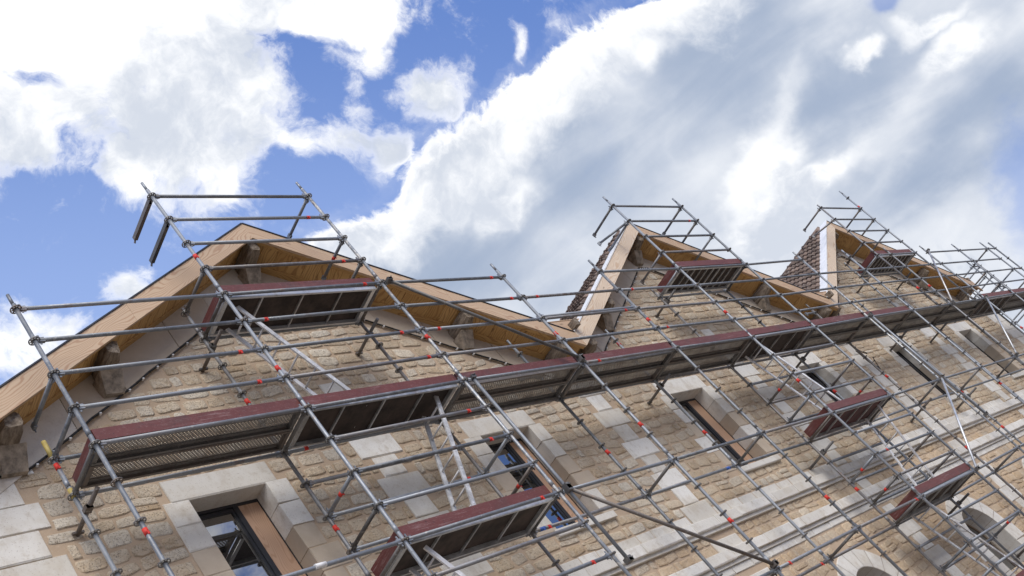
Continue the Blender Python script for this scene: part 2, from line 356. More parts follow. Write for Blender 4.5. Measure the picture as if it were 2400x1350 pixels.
def loop_curve(loops, y0, y1, name, m, parent):
    cu = bpy.data.curves.new('outline', 'CURVE'); cu.dimensions = '2D'; cu.fill_mode = 'BOTH'; cu.extrude = (y1 - y0) / 2
    for lp in loops:
        sp = cu.splines.new('POLY'); sp.points.add(len(lp) - 1); sp.use_cyclic_u = True
        for p, (x, z) in zip(sp.points, lp): p.co = (x, z, 0, 1)
    tmp = bpy.data.objects.new('tmp', cu); COL.objects.link(tmp)
    dg = bpy.context.evaluated_depsgraph_get(); me = bpy.data.meshes.new_from_object(tmp.evaluated_get(dg))
    bpy.data.objects.remove(tmp); bpy.data.curves.remove(cu)
    me.transform(Matrix(((1, 0, 0, 0), (0, 0, -1, (y0 + y1) / 2), (0, 1, 0, 0), (0, 0, 0, 1))))
    me.materials.clear(); me.materials.append(m); me.name = name
    o = bpy.data.objects.new(name, me); COL.objects.link(o); o.parent = parent; return o
def arch_pts(cx_, r, zs, zb, n=16):
    return [(cx_ - r, zb), (cx_ + r, zb)] + [(cx_ + r * math.cos(math.pi * k / n), zs + r * math.sin(math.pi * k / n)) for k in range(n + 1)]
outer = [(XL, -8.1), (XR, -8.1), (XR, .68), (VAL[3] + .05, .68)]
for i in (2, 1, 0):
    outer += [(VAL[i + 1], soff(VAL[i + 1] - .001) + .03)] if i == 2 else [(VAL[i + 1], soff(VAL[i + 1]) + .03)]
    outer += [(GX[i], GZ[i] - .22)]
outer += [(VAL[0], 1.0), (XL, 1.0)]
loops = [outer]
for x, w in zip(WX, OW): loops.append([(x - w, ZB), (x + w, ZB), (x + w, ZT), (x - w, ZT)])
ARC_R, ARC_Z, ARC_B = .66, -4.88, -7.2
for x in WX: loops.append(arch_pts(x, ARC_R, ARC_Z, ARC_B))
loop_curve(loops, WY, WY + .5, 'wall', M['mortar'], B)
mb = MB()
mb.box(XL, XL + .4, WY + .5, 9, -8.1, 1.0); mb.build('side_wall', M['mortar'], B)
mb = MB(); mb.box(XR - .4, XR, WY + .5, 9, -8.1, 1.0); mb.build('side_wall', M['mortar'], B)
mb = MB(); mb.box(XL + .4, XR - .4, 8.6, 9, -8.1, 1.0); mb.build('back_wall', M['plaster'], B)

# dressed stones --------------------------------------------------------
RECT = []        # zones where no rubble goes
def block(mb, x0, x1, z0, z1, y0=WY - .018, y1=WY + .1, g=.005, c=.008, tone=None):
    x0 += g; x1 -= g; z0 += g; z1 -= g; t = R(0, 1) if tone is None else tone; c = R(.006, .016); j = lambda: R(-.006, .006); y0 += R(-.004, .003)
    b = len(mb.v)
    o = [(x0, z0), (x1, z0), (x1, z1), (x0, z1)]
    i_ = [(x0 + c, z0 + c), (x1 - c, z0 + c), (x1 - c, z1 - c), (x0 + c, z1 - c)]
    mb.v += [(x, y1, z) for x, z in o] + [(x + j(), y0 + c, z + j()) for x, z in o] + [(x + j(), y0 + j() * .4, z + j()) for x, z in i_]
    for k in range(4):
        k2 = (k + 1) % 4
        mb.face((b + k, b + k2, b + 4 + k2, b + 4 + k), t); mb.face((b + 4 + k, b + 4 + k2, b + 8 + k2, b + 8 + k), t)
    mb.face((b + 8, b + 9, b + 10, b + 11), t)
def zone(x0, x1, z0, z1): RECT.append((x0, x1, z0, z1))
CH = .345
PIL = [4.31, 9.13, 14.03, 18.87, 23.72]
for k, x in enumerate(PIL):
    mb = MB(); n = 0; gab = k % 2 == 0
    z = 1.35 if gab else .95
    while z > -6.8:
        if -2.72 < z - CH / 2 < -2.48 or -3.42 < z - CH / 2 < -3.04:
            if mb.f: mb.build('pilaster', M['ashlar'], B)
            mb = MB()
        else:
            zt, zb = z, z - CH
            w = .36 if n % 2 else .2
            if gab and z > 1.0: w = .17
            dx = R(-.02, .02); zb_ = zb + (0)
            block(mb, x - w + dx, x + w + dx, zb_, zt); zone(x - w + dx, x + w + dx, zb_, zt)
        n += 1; z -= CH
    mb.build('pilaster', M['ashlar'], B)
for s_, xe in ((1, XL), (-1, XR)):
    mb = MB(); n = 0; z = .66
    while z > -7.6:
        w = 1.02 if n % 2 else .88
        a0, a1 = (xe - .02, xe + w) if s_ == 1 else (xe - w, xe + .02)
        if True: block(mb, a0, a1, z - CH, z, y1=WY + .3)
        else: mid = (a0 + a1) / 2 + R(-.1, .1); block(mb, a0, mid, z - CH, z, y1=WY + .3); block(mb, mid, a1, z - CH, z, y1=WY + .3)
        zone(a0, a1, z - CH, z); n += 1; z -= CH
    mb.build('corner_quoins', M['ashlar'], B)
for i, (x, w) in enumerate(zip(WX, OW)):
    mb = MB(); e = .115
    block(mb, x - w - .21, x + w + .17, ZT - .016, .26, y0=WY - .022, y1=WY + .26); zone(x - w - .21, x + w + .17, ZT, .26)
    mb.build('lintel', M['ashlar'], B)
    for s_ in (-1, 1):
        mb = MB(); z = ZT; n = 0
        while z > ZB + .05:
            zb = max(z - .337, ZB)
            wd = (.28 if s_ > 0 else .33) + (.12 if (n % 2 == 1 and n > 2) else 0) + R(-.02, .02)
            if n == 3 and s_ > 0: wd = .42
            a0, a1 = (x + w - .013, x + w + wd) if s_ > 0 else (x - w - wd, x - w + .013)
            block(mb, a0, a1, zb, z, y0=WY - (.018 if n < (2 if s_ > 0 else 2) else .010), y1=WY + .26, g=.003, tone=(2.0 if n >= 2 and (n + i) % 5 else None)); zone(a0, a1, zb, z); z -= .337; n += 1
        mb.build('window_jamb', M['ashlar'], B)
    mb = MB(); block(mb, x - w - .12, x + w + .14, ZB - .12, ZB + .004, y0=WY - .07, y1=WY + .27); zone(x - w - .12, x + w + .14, ZB - .12, ZB)
    mb.build('window_sill', M['ashlar'], B)
# string courses
for (zt, zb, pr_) in ((-2.50, -2.68, .11), (-3.07, -3.25, .11)):
    mb = MB(); x = XL - .02
    while x < XR:
        x2 = min(x + R(.45, .8), XR + .02); block(mb, x, x2, zb, zt, y0=WY - pr_, g=.0025); x = x2
    # small cavetto under the band
    mb.prism([(XL, zb - .055), (XR, zb - .055), (XR, zb), (XL, zb)], WY - pr_ * .5, WY + .05, .3)
    zone(XL, XR, zb - .05, zt); mb.build('string_course', M['ashlar'], B)
mb = MB(); x = XL
while x < XR:
    x2 = min(x + R(.4, .75), XR)
    if abs((x + x2) / 2 - 0) >= 0: block(mb, x, x2, -3.43, -3.30, y0=WY - .02, g=.003)
    x = x2
zone(XL, XR, -3.43, -3.25); mb.build('ashlar_course', M['ashlar'], B)
# grey ashlar courses over the first string course, interrupted by the pilasters
stops = [XL + 1.05] + [q for p in PIL for q in (p - .38, p + .38)] + [XR - 1.05]
for x0_, x1_ in zip(stops[::2], stops[1::2]):
    mb = MB(); x = x0_
    while x < x1_ - .05:
        x2 = x + R(.28, .5)
        if x1_ - x2 < .15: x2 = x1_
        block(mb, x, x2, -2.50, -2.31, y0=WY - .008, g=.006); x = x2
    zone(x0_, x1_, -2.49, -2.32); mb.build('ashlar_course', M['ashlar'], B)
# arches
for x in WX:
    mb = MB(); nv = 9
    for k in range(nv):
        a0, a1 = math.pi * k / nv + .006, math.pi * (k + 1) / nv - .006; t = R(0, 1); b = len(mb.v); ro = 1.02
        rings = []
        for (rr, y) in ((ARC_R - .004, WY + .36), (ARC_R - .004, WY - .016), (ARC_R + .006, WY - .022), (ro - .006, WY - .022), (ro, WY - .014), (ro, WY + .05)):
            ring = []
            for q in range(4):
                aa = a0 + (a1 - a0) * q / 3; mb.v.append((x + rr * math.cos(aa), y, ARC_Z + rr * math.sin(aa))); ring.append(len(mb.v) - 1)
            rings.append(ring)
        for r1, r2 in zip(rings, rings[1:]):
            for q in range(3): mb.face((r1[q], r1[q + 1], r2[q + 1], r2[q]), t)
    mb.build('arch', M['ashlar'], B)
    for s_ in (-1, 1):
        mb = MB(); z = ARC_Z; n = 0
        while z > ARC_B + .05:
            wd = .36 if n % 2 else .5; zb = max(z - CH, ARC_B)
            a0, a1 = (x + ARC_R - .013, x + ARC_R + wd) if s_ > 0 else (x - ARC_R - wd, x - ARC_R + .013)
            block(mb, a0, a1, zb, z, y1=WY + .36, g=.003); zone(a0, a1, zb, z); z -= CH; n += 1
        mb.build('arch_jamb', M['ashlar'], B)
# rake coping slabs on each gable + kneelers
for i in range(3):
    mb = MB(); zt0 = GZ[i] - .25
    for s_ in (-1, 1):
        dist = 0.0; end = 4.72
        while dist < end:
            d2 = min(dist + R(.75, 1.15), end)
            if end - d2 < .3: d2 = end
            f = lambda q: GX[i] + s_ * q
            top = lambda q: zt0 - .61 * q - .012; bot = lambda q: zt0 - .61 * q - .53
            a0, a1 = dist + .006, d2 - .006
            pts = [(f(a0), bot(a0) if dist > 0 else bot(0) + .0), (f(a1), bot(a1)), (f(a1), top(a1)), (f(a0), top(a0))]
            if s_ < 0: pts = pts[::-1]
            mb.prism(pts, WY - .022 + R(-.004, .004), WY + .1, R(1.5, 1.85)); dist = d2
    mb.build('rake_coping', M['ashlar'], B)
for k, x in enumerate(VAL):
    mb = MB()
    if k in (1, 2):
        for q in range(2):
            a0 = x - .75 + q * .75; block(mb, a0, a0 + .75, .70, 1.0, y0=WY - .03)
        zone(x - .75, x + .75, .68, 1.2)
    else:
        s0 = XL if k == 0 else x - .7; s1 = x + .6 if k == 0 else x + .05
        block(mb, s0, s1, .68, 1.0, y0=WY - .02); zone(s0, s1, .66, 1.2)
    mb.build('kneeler', M['ashlar'], B)

# rubble ---------------------------------------------------------------
def free_intervals(z0, z1):
    iv = [(XL + .02, XR - .02)]
    cuts = [(a, b) for a, b, c, d_ in RECT if c < z1 - .02 and d_ > z0 + .02]
    for x, w in zip(WX, OW):
        if ZB < z1 and ZT > z0: cuts.append((x - w, x + w))
        zt_ = max(z0 - ARC_Z, 0)
        if z0 < ARC_Z + 1.02 and z1 > ARC_B:
            h = max(min(abs(z0 - ARC_Z), abs(z1 - ARC_Z)) if (z0 - ARC_Z) * (z1 - ARC_Z) > 0 else 0, 0)
            r = 1.04 if z1 > ARC_Z else ARC_R
            if h < r: c_ = math.sqrt(r * r - h * h) if z1 > ARC_Z else ARC_R; cuts.append((x - c_, x + c_))
    if z1 > .66:
        # under the rake coping only
        lim = []
        for i in range(3):
            q = (GZ[i] - .25 - .53 - z1) / .61
            if q > .2: lim.append((max(GX[i] - q, XL), min(GX[i] + q, XR)))
        pr2 = XL; 
        for a_, b_ in lim: cuts.append((pr2, a_)); pr2 = b_
        cuts.append((pr2, XR))
    for a_, b_ in sorted(cuts):
        out = []
        for p, q in iv:
            if b_ <= p or a_ >= q: out.append((p, q)); continue
            if a_ > p: out.append((p, a_))
            if b_ < q: out.append((b_, q))
        iv = out
    return iv
rb = MB()
def stone(x0, x1, z0, z1):
    if z1 - z0 > .1: z0 += abs(random.gauss(0, .005)); z1 -= abs(random.gauss(0, .006))
    if R(0, 1) < .1: z1 += .02
    cxs, czs = (x0 + x1) / 2, (z0 + z1) / 2; hw, hh = (x1 - x0) / 2, (z1 - z0) / 2
    wv_ = 1 if czs < -3.6 or czs > -2.2 else .25; und = lambda x: wv_ * (.018 * math.sin(x * 1.3 + 1 + czs) + .013 * math.sin(x * 3.1 + czs * 2) + .006 * math.sin(x * 9 + czs * 7))
    n = 12; t = R(0, 1); h = R(.007, .019); ph = R(0, 6.28); tilt = R(-.09, .09)
    e_ = R(.22, .48); rings = []
    jit = [R(.85, 1.07) for _ in range(n)]
    for sc, y in ((1, WY + .002), (.96, WY - h * .75), (.82, WY - h), (.4, WY - h * R(.8, 1.25))):
        ring = []
        for k in range(n):
            a_ = 2 * math.pi * (k + .5) / n; c, s_ = math.cos(a_), math.sin(a_)
            ex = hw * (abs(c) ** e_) * (1 if c > 0 else -1); ez = hh * (abs(s_) ** e_) * (1 if s_ > 0 else -1)
            jx = jit[k] * sc
            px_ = cxs + ex * jx; pz_ = czs + ez * jx + tilt * ex
            rb.v.append((px_, y + (R(-.004, .004) if sc < 1 else 0), pz_ + (und(px_) if -2.2 > czs or True else 0)))
            ring.append(len(rb.v) - 1)
        rings.append(ring)
    for r1, r2 in zip(rings, rings[1:]):
        for k in range(n):
            k2 = (k + 1) % n; rb.face((r1[k], r1[k2], r2[k2], r2[k]), t, smooth=True)
    rb.face(rings[-1], t, smooth=True)
for z0_, z1_ in ((-7.95, -3.44), (-3.065, -2.74), (-2.495, -2.31), (-2.31, .66), (.66, 3.45)):
    n_ = max(1, round((z1_ - z0_) / .19)); hs = [R(.8, 1.2) for _ in range(n_)]; tot = sum(hs); z = z0_
    for h in hs:
        h = h / tot * (z1_ - z0_)
        for (a_, b_) in free_intervals(z, z + h):
            if b_ - a_ < .08: continue
            x = a_ + R(.0, .02)
            while x < b_ - .07:
                w = min(R(.19, .42) if R(0, 1) > .22 else R(.12, .2), b_ - x)
                if b_ - (x + w) < .1: w = b_ - x
                g = R(.005, .016); g2 = R(.003, .015); g3 = R(.003, .014)
                if w > .3 and R(0, 1) < .14:
                    hh = h * R(.42, .58); stone(x + g, x + w - g, z + g2, z + hh - .006); stone(x + g, x + w - g, z + hh + .006, z + h - g3)
                else: stone(x + g, x + w - g, z + g2, z + h - g3)
                x += w
        z += h
rb.build('rubble_masonry', M['rubble'], B)

# windows ----------------------------------------------------------------
GY = WY + .25
for i, (x, w) in enumerate(zip(WX, OW)):
    f = MB(); fw = .05
    for (a0, a1, c0, c1) in ((x - w, x - w + fw, ZB, ZT), (x + w - .02, x + w, ZB, ZT), (x - w + fw, x + w - .02, ZT - fw, ZT), (x - w + fw, x + w - .02, ZB, ZB + fw)):
        f.box(a0, a1, GY, GY + .07, c0, c1)
    split = x + w - .30 if i < 3 else x + w - .1
    f.box(split - .07, split, GY + .004, GY + .066, ZB + fw, ZT - fw)
    fr = f.build('window', M['frame'], B)
    g = MB(); g.box(x - w + fw, split - .07, GY + .03, GY + .04, ZB + fw, ZT - fw); g.build('pane', M['glass'], fr)
    # opening casement stile and handle
    g = MB(); g.box(split - .105, split - .075, GY + .012, GY + .03, ZB + fw + .01, ZT - fw - .01)
    g.box(x - w + fw + .004, x - w + fw + .04, GY + .012, GY + .03, ZB + fw + .01, ZT - fw - .01)
    g.box(x - w + fw + .04, split - .105, GY + .013, GY + .03, ZT - fw - .055, ZT - fw - .01); g.build('casement', M['frame'], fr)
    if i < 3:
        g = MB(); g.box(split, x + w - .02, GY + .012, GY + .05, ZB + fw, ZT - fw, R(.2, .8), (Vector((0, 0, 1)), Vector((1, 1, 0)), R(0, 5), 0)); g.build('wood_panel', M['panel'], fr)
    else:
        g = MB(); g.box(split, x + w - .02, GY + .02, GY + .05, ZB + fw, ZT - fw); g.build('pane', M['glass'], fr)
for x in WX:
    f = MB(); y = WY + .36; 
    for (a0, a1, c0, c1) in ((x - ARC_R, x - ARC_R + .06, ARC_B, ARC_Z), (x + ARC_R - .06, x + ARC_R, ARC_B, ARC_Z), (x - ARC_R + .06, x + ARC_R - .06, ARC_Z - .04, ARC_Z + .04), (x - .035, x + .035, ARC_B, ARC_Z - .04)):
        f.box(a0, a1, y, y + .06, c0, c1)
    f.box(x - .03, x + .03, y + .003, y + .055, ARC_Z + .04, ARC_Z + ARC_R - .01)
    fr = f.build('window', M['oak'], B)
    g = MB(); g.prism(arch_pts(x, ARC_R - .003, ARC_Z, ARC_B), y + .025, y + .035); g.build('pane', M['glass'], fr)

# roofs -------------------------------------------------------------------
FY = .58
RL = 9.2
for i in range(3):
    xc, zc = GX[i], GZ[i]
    for s_ in (-1, 1):
        xe = VAL[i] if s_ < 0 else VAL[i + 1]; q = abs(xe - xc); sdir = Vector((s_, 0, -SL)).normalized(); ndir = Vector((s_ * SL, 0, 1)).normalized()
        pale = s_ < 0 and i > 0
        zf = lambda x: zc - SL * abs(x - xc)
        # fascia (barge board)
        x_in = xc
        fb = MB(); L = (sdir, Vector((0, 0, 1)), R(0, 20), 0)
        segs = [0, q] if pale else [0, q * R(.5, .62), q]
        for a0, a1 in zip(segs, segs[1:]):
            a1_ = a1 - (.003 if a1 < q else 0)
            A0, A1 = xc + s_ * a0, xc + s_ * a1_
            pts = [(A0, zf(A0) - .325), (A1, zf(A1) - .325), (A1, zf(A1)), (A0, zf(A0))]
            if s_ < 0: pts = pts[::-1]
            fb.prism(pts, FY - (.006 if pale else 0), FY + .04, R(.2, .9), (sdir, Vector((0, 1, 0)) + ndir, R(0, 20), -Vector((xc, 0, zc)).dot(ndir)))
        fb.build('barge_board', M['pale_fir'] if pale else M['fir'], B)
        # edge flashing
        eb = MB(); p0 = Vector((xc, 0, zc)); p1 = Vector((xe, 0, zf(xe)))
        if pale:
            for (ya, yb, h0, h1) in ((FY - .02, FY + .24, .004, .03),):
                o0, o1 = ndir * h0, ndir * h1
                eb.hexa([p0 + Vector((0, ya, 0)) + o0, p1 + Vector((0, ya, 0)) + o0, p1 + Vector((0, yb, 0)) + o0, p0 + Vector((0, yb, 0)) + o0,
                         p0 + Vector((0, ya, 0)) + o1, p1 + Vector((0, ya, 0)) + o1, p1 + Vector((0, yb, 0)) + o1 * 1.6, p0 + Vector((0, yb, 0)) + o1 * 1.6])
            eb.build('verge_flashing', M['white'], B)
        else:
            o0, o1 = ndir * .002, ndir * .020
            FE = FY - .014
            eb.hexa([p0 + Vector((0, FE, 0)) + o0, p1 + Vector((0, FE, 0)) + o0, p1 + Vector((0, FY + .36, 0)) + o0, p0 + Vector((0, FY + .36, 0)) + o0,
                     p0 + Vector((0, FE, 0)) + o1, p1 + Vector((0, FE, 0)) + o1, p1 + Vector((0, FY + .36, 0)) + o1, p0 + Vector((0, FY + .36, 0)) + o1])
            eb.build('verge_flashing', M['zinc'], B)
        # roof deck
        db = MB(); o0, o1 = Vector((0, 0, -.21)), Vector((0, 0, -.012)); Y0, Y1 = Vector((0, FY + .045, 0)), Vector((0, RL, 0))
        db.hexa([p0 + Y0 + o0, p1 + Y0 + o0, p1 + Y1 + o0, p0 + Y1 + o0, p0 + Y0 + o1, p1 + Y0 + o1, p1 + Y1 + o1, p0 + Y1 + o1]); db.build('roof_deck', M['oak'], B)
        # tiles
        tb = MB(); ln = (p1 - p0).length; nc = int(ln / .285); tw = .20; y0 = FY + (.22 if pale else .34); nt = int((RL - y0) / tw); K_ = 8
        prof = [.0, .012, .046, .074, .080, .062, .024, .002]
        for c in range(nc):
            sa, sb = c * ln / nc, (c + 1) * ln / nc + .035
            off = (tw / 2 if c % 2 else 0) * 0
            b = len(tb.v); cols = nt * K_ + 1
            tj = [(R(-.006, .006), R(-.008, .008)) for _ in range(nt + 1)]
            for row in range(3):
                for k in range(cols):
                    ti = min(k // K_, nt - 1); h = prof[k % K_]; y = y0 + k * tw / K_ + off
                    sv = sa if row == 0 else sb + tj[ti][1]; lift = (.006 if row == 0 else (.052 + tj[ti][0] if row == 1 else .012)) + (h if row < 2 else h * .55)
                    tb.v.append(tuple(p0 + sdir * sv + ndir * lift + Vector((0, y, 0))))
            for ti in range(nt):
                t_ = R(0, 1)
                for k in range(ti * K_, ti * K_ + K_):
                    for row in range(2):
                        q4 = (b + row * cols + k, b + (row + 1) * cols + k, b + (row + 1) * cols + k + 1, b + row * cols + k + 1)
                        tb.face(q4 if s_ < 0 else q4[::-1], t_, smooth=(row == 0))
        tb.build('roof_tiles', M['tile'], B)
        # soffit boards, running from wall to barge board
        sb_ = MB(); qq = 0.02
        sz = lambda x: zc - .25 - .61 * abs(x - xc)
        while qq < q - .02:
            q2 = min(qq + .195, q - .01); A0, A1 = xc + s_ * qq, xc + s_ * (q2 - .007)
            pts = [(A0, sz(A0)), (A1, sz(A1)), (A1, sz(A1) + .022), (A0, sz(A0) + .022)]
            if s_ < 0: pts = pts[::-1]
            sb_.prism(pts, FY + .045, WY + .05, R(0, 1), (Vector((0, 1, 0)), Vector((1, 0, 0)), R(0, 9), R(0, 9))); qq = q2
        so = sb_.build('soffit', M['soffit'], B)
        for (ya, yb, hh) in ((FY + .045, FY + .10, .045), (WY - .13, WY - .004, .02)):
            sb_ = MB(); A0, A1 = xc + s_ * .0, xc + s_ * (q - .0)
            pts = [(A0, sz(A0) - hh), (A1, sz(A1) - hh), (A1, sz(A1) - .002), (A0, sz(A0) - .002)]
            if s_ < 0: pts = pts[::-1]
            sb_.prism(pts, ya, yb, R(.2, .7), (sdir, Vector((0, 1, 0)), R(0, 9), 0)); sb_.build('soffit_trim', M['soffit'], so)
    # ridge tiles
    rt = MB(); y = FY + .28; 
    while y < RL:
        rt.tube((xc, y, zc + .02 + R(0, .008)), (xc, y + .36, zc + .03), .085, 14, R(0, 1), True)
        rt.tube((xc, y + .33, zc + .04), (xc, y + .37, zc + .03), .10, 14, R(0, 1), True); y += .36
    rt.build('ridge_tiles', M['tile'], B)
# valley infill boards
for k, x in enumerate(VAL):
    vb = MB(); 
    if k in (1, 2):
        zt = 1.485; zv = GZ[k - 1] - SL * (x - GX[k - 1]); a0 = x - (zt - zv) / SL; a1 = x + (zt - zv) / SL
        vb.prism([(a0, zt), (x, zv - .02), (a1, zt)], FY + .004, FY + .05, .4, (Vector((1, 0, 0)), Vector((0, 1, 1)), R(0, 9), 0))
        vb.box(a0 - .02, a1 - .05, FY - .004, FY + .3, zt, zt + .012)
    else:
        s_ = -1 if k == 0 else 1; zt = 1.37; i = 0 if k == 0 else 2; xa = GX[i] + s_ * (GZ[i] - zt) / SL; xb = (XL - .12) if k == 0 else 28.62
        zv = GZ[i] - SL * abs(x - GX[i])
        pts = [(xa, zt), (x, zv - .3), (xb, zv - .42), (xb, zt)]
        if s_ > 0: pts = pts[::-1]
        vb.prism(pts, FY + .003, FY + .05, .4, (Vector((1, 0, 0)), Vector((0, 1, 1)), R(0, 9), 0))
        bx0, bx1 = sorted((xa, xb)); vb.box(bx0, bx1, FY - .02, RL, zt + .002, zt + .02)
        bx0, bx1 = sorted((x + .1 * s_ * -1, xb)); vb.box(bx0, bx1, FY + .055, WY + .4, 1.0, 1.03)
    vb.build('valley_board', M['fir'], B)
    if k in (1, 2):
        vb = MB(); vb.beam((x + .06, FY + .02, 1.32), (x + .06, FY - .14, 1.30), .11, .13); vb.build('timber_stub', M['oak'], B)
# purlin ends with stone pads
def purlin(x, z, y0=.66, w=.2, h=.24):
    mb = MB(); n = 6; rings = []
    for k in range(n):
        y = y0 + (WY + .05 - y0) * k / (n - 1); sh = .8 if k == 0 else 1.0; ring = []
        for (a_, c_) in ((-.35, -.5), (.35, -.5), (.5, -.3), (.5, .35), (.35, .5), (-.35, .5), (-.5, .3), (-.5, -.3)):
            ring.append(len(mb.v)); mb.v.append((x + a_ * w * sh * R(.9, 1.12), y + R(-.015, .015), z + c_ * h * sh * R(.9, 1.1)))
        rings.append(ring)
    for r1, r2 in zip(rings, rings[1:]):
        for q in range(8): q2 = (q + 1) % 8; mb.face((r1[q], r1[q2], r2[q2], r2[q]), .5)
    mb.face(rings[0][::-1]); mb.face(rings[-1])
    po = mb.build('purlin_end', M['oak'], B)
    mb = MB(); j = lambda: R(-.02, .02)
    mb.hexa([(x - .12 + j(), WY - .09, z - h / 2 - .24), (x + .12 + j(), WY - .08, z - h / 2 - .24), (x + .14, WY + .1, z - h / 2 - .24), (x - .14, WY + .1, z - h / 2 - .24),
             (x - .15 + j(), WY - .27, z - h / 2 - .01), (x + .15 + j(), WY - .25, z - h / 2 + .0), (x + .16, WY + .1, z - h / 2), (x - .16, WY + .1, z - h / 2)], R(0, .6))
    mb.build('corbel', M['old_stone'], B)
for i in range(3):
    purlin(GX[i], GZ[i] - .25 - .16, h=.26)
    for s_ in (-1, 1): purlin(GX[i] + s_ * 3.0, GZ[i] - .25 - .61 * 3.0 - .12)
    purlin(GX[i] + 4.5, GZ[i] - .25 - .61 * 4.5 - .12, w=.22); purlin(GX[i] - 4.5, GZ[i] - .25 - .61 * 4.5 - .12, w=.22)
# ------------------------------------------------------------------ cables along the rakes
for i in range(3):
    c = MB(); zt0 = GZ[i] - .25 - .53
    a_ = [(GX[i] + q, zt0 - .61 * abs(q)) for q in (-4.35, -3.4, -2.4, -1.2, -.15)]
    b_ = [(GX[i] + q, zt0 - .61 * abs(q)) for q in (.15, 1.3, 2.4, 3.4, 4.35)]
    pts = [(GX[i] - 4.75 if i else XL, .675 if i == 0 else .70)] + a_ + b_ + [(GX[i] + 4.7, .70)]
    path = []
    for (x0, z0), (x1, z1) in zip(pts, pts[1:]):
        for k in range(4): path.append((x0 + (x1 - x0) * k / 4, WY - .04 + R(-.003, .003), z0 + (z1 - z0) * k / 4 - (.012 if k in (1, 2, 3) else 0)))
    path.append((pts[-1][0], WY - .04, pts[-1][1]))
    for p, q in zip(path, path[1:]): c.tube(p, q, .0135, 6)
    nm = ['left', 'middle', 'far right'][i]
    o = c.build('electric_cable', M['black']); o['label'] = 'thin black cable clipped under the %s' % ['coping of the nearest, leftmost gable', 'coping of the middle gable', 'coping of the farthest gable'][i]
    o['category'] = 'cable'; o['group'] = 'cables clipped along the gables'
    for p, q in list(zip(path, path[1:]))[::1]:
        k = MB(); m_ = (Vector(p) + Vector(q)) / 2; k.box(m_.x - .012, m_.x + .012, WY - .06, WY - .02, m_.z - .03, m_.z - .012); k.build('clip', M['white'], o)

c = MB(); prev = None
for k in range(41):
    t_ = k / 40; p = Vector((18.74 + .10 * t_ + .05 * math.sin(t_ * 9), .98 + .05 * math.sin(t_ * 14), .02 - .62 * t_ + .10 * math.sin(t_ * 17)))
    if prev is not None: c.tube(prev, p, .009, 6)
    prev = p
for k in range(31):
    t_ = k / 30; p = Vector((18.84 - .22 * t_ + .03 * math.sin(t_ * 8), 1.02, -.60 + .55 * t_ - .16 * math.sin(t_ * 3.14)))
    c.tube(prev, p, .009, 6); prev = p
o = c.build('electric_cable', M['black']); o['label'] = 'loose loop of black cable dangling below the main deck left of the fifth window'; o['category'] = 'cable'
# ------------------------------------------------------------------ scaffold
BAY = 2.562
SC = thing('scaffold', 'grey steel tube scaffold with maroon toe boards standing in front of the stone facade', 'scaffold')
OFF = {0: (.036, .057, .028), 1: (.005, .015, .016), 2: (-.016, -.04, .004), 3: (-.033, -.029, -.013), 4: (-.008, -.007, .003), 5: (.036, .039, .007), 6: (.005, .021, -.013)}
YR = .73
def P(c, k, y=0.0):
    # rosette position: column index (or 'T','U' for the far gable tower), level in half metres
    if c == 'T': return Vector((22.24, y, k / 2 + .02))
    if c == 'U': return Vector((24.80, y, k / 2 + .02))
    o = OFF.get(c, (0.02, .0, .01)); return Vector((c * BAY + o[0], y + o[1], k / 2 + o[2]))
def dist(p): return (Vector(p) - CAM).length
# shared rosette mesh
def rosette_mb(mb, c, far=False):
    n = 16; ro = .063; h = .0055
    if far:
        mb.tube((c.x, c.y, c.z - h), (c.x, c.y, c.z + h), ro * .95, 10, .5); return
    def annulus(r0, r1, a0, a1, m_):
        b = len(mb.v)
        for k in range(m_ + 1):
            a_ = a0 + (a1 - a0) * k / m_
            for r in (r0, r1):
                for z in (-h, h): mb.v.append((c.x + r * math.cos(a_), c.y + r * math.sin(a_), c.z + z))
        for k in range(m_):
            i = b + 4 * k; mb.face((i, i + 2, i + 6, i + 4)[::-1]); mb.face((i + 1, i + 3, i + 7, i + 5)); mb.face((i + 2, i + 6, i + 7, i + 3)); mb.face((i, i + 1, i + 5, i + 4))
        mb.face((b, b + 1, b + 3, b + 2)); i = b + 4 * m_; mb.face((i, i + 2, i + 3, i + 1))
    annulus(.022, .036, 0, 2 * math.pi, n); annulus(.053, ro, 0, 2 * math.pi, n)
    for k in range(8):
        a_ = 2 * math.pi * k / 8 + .39; annulus(.034, .055, a_ - .13, a_ + .13, 1)
rm = MB(); rosette_mb(rm, Vector((0, 0, 0))); ros0 = rm.build('rosette', M['galv_dark'], SC); ros_mesh = ros0.data; ros_used = False
ROS = []
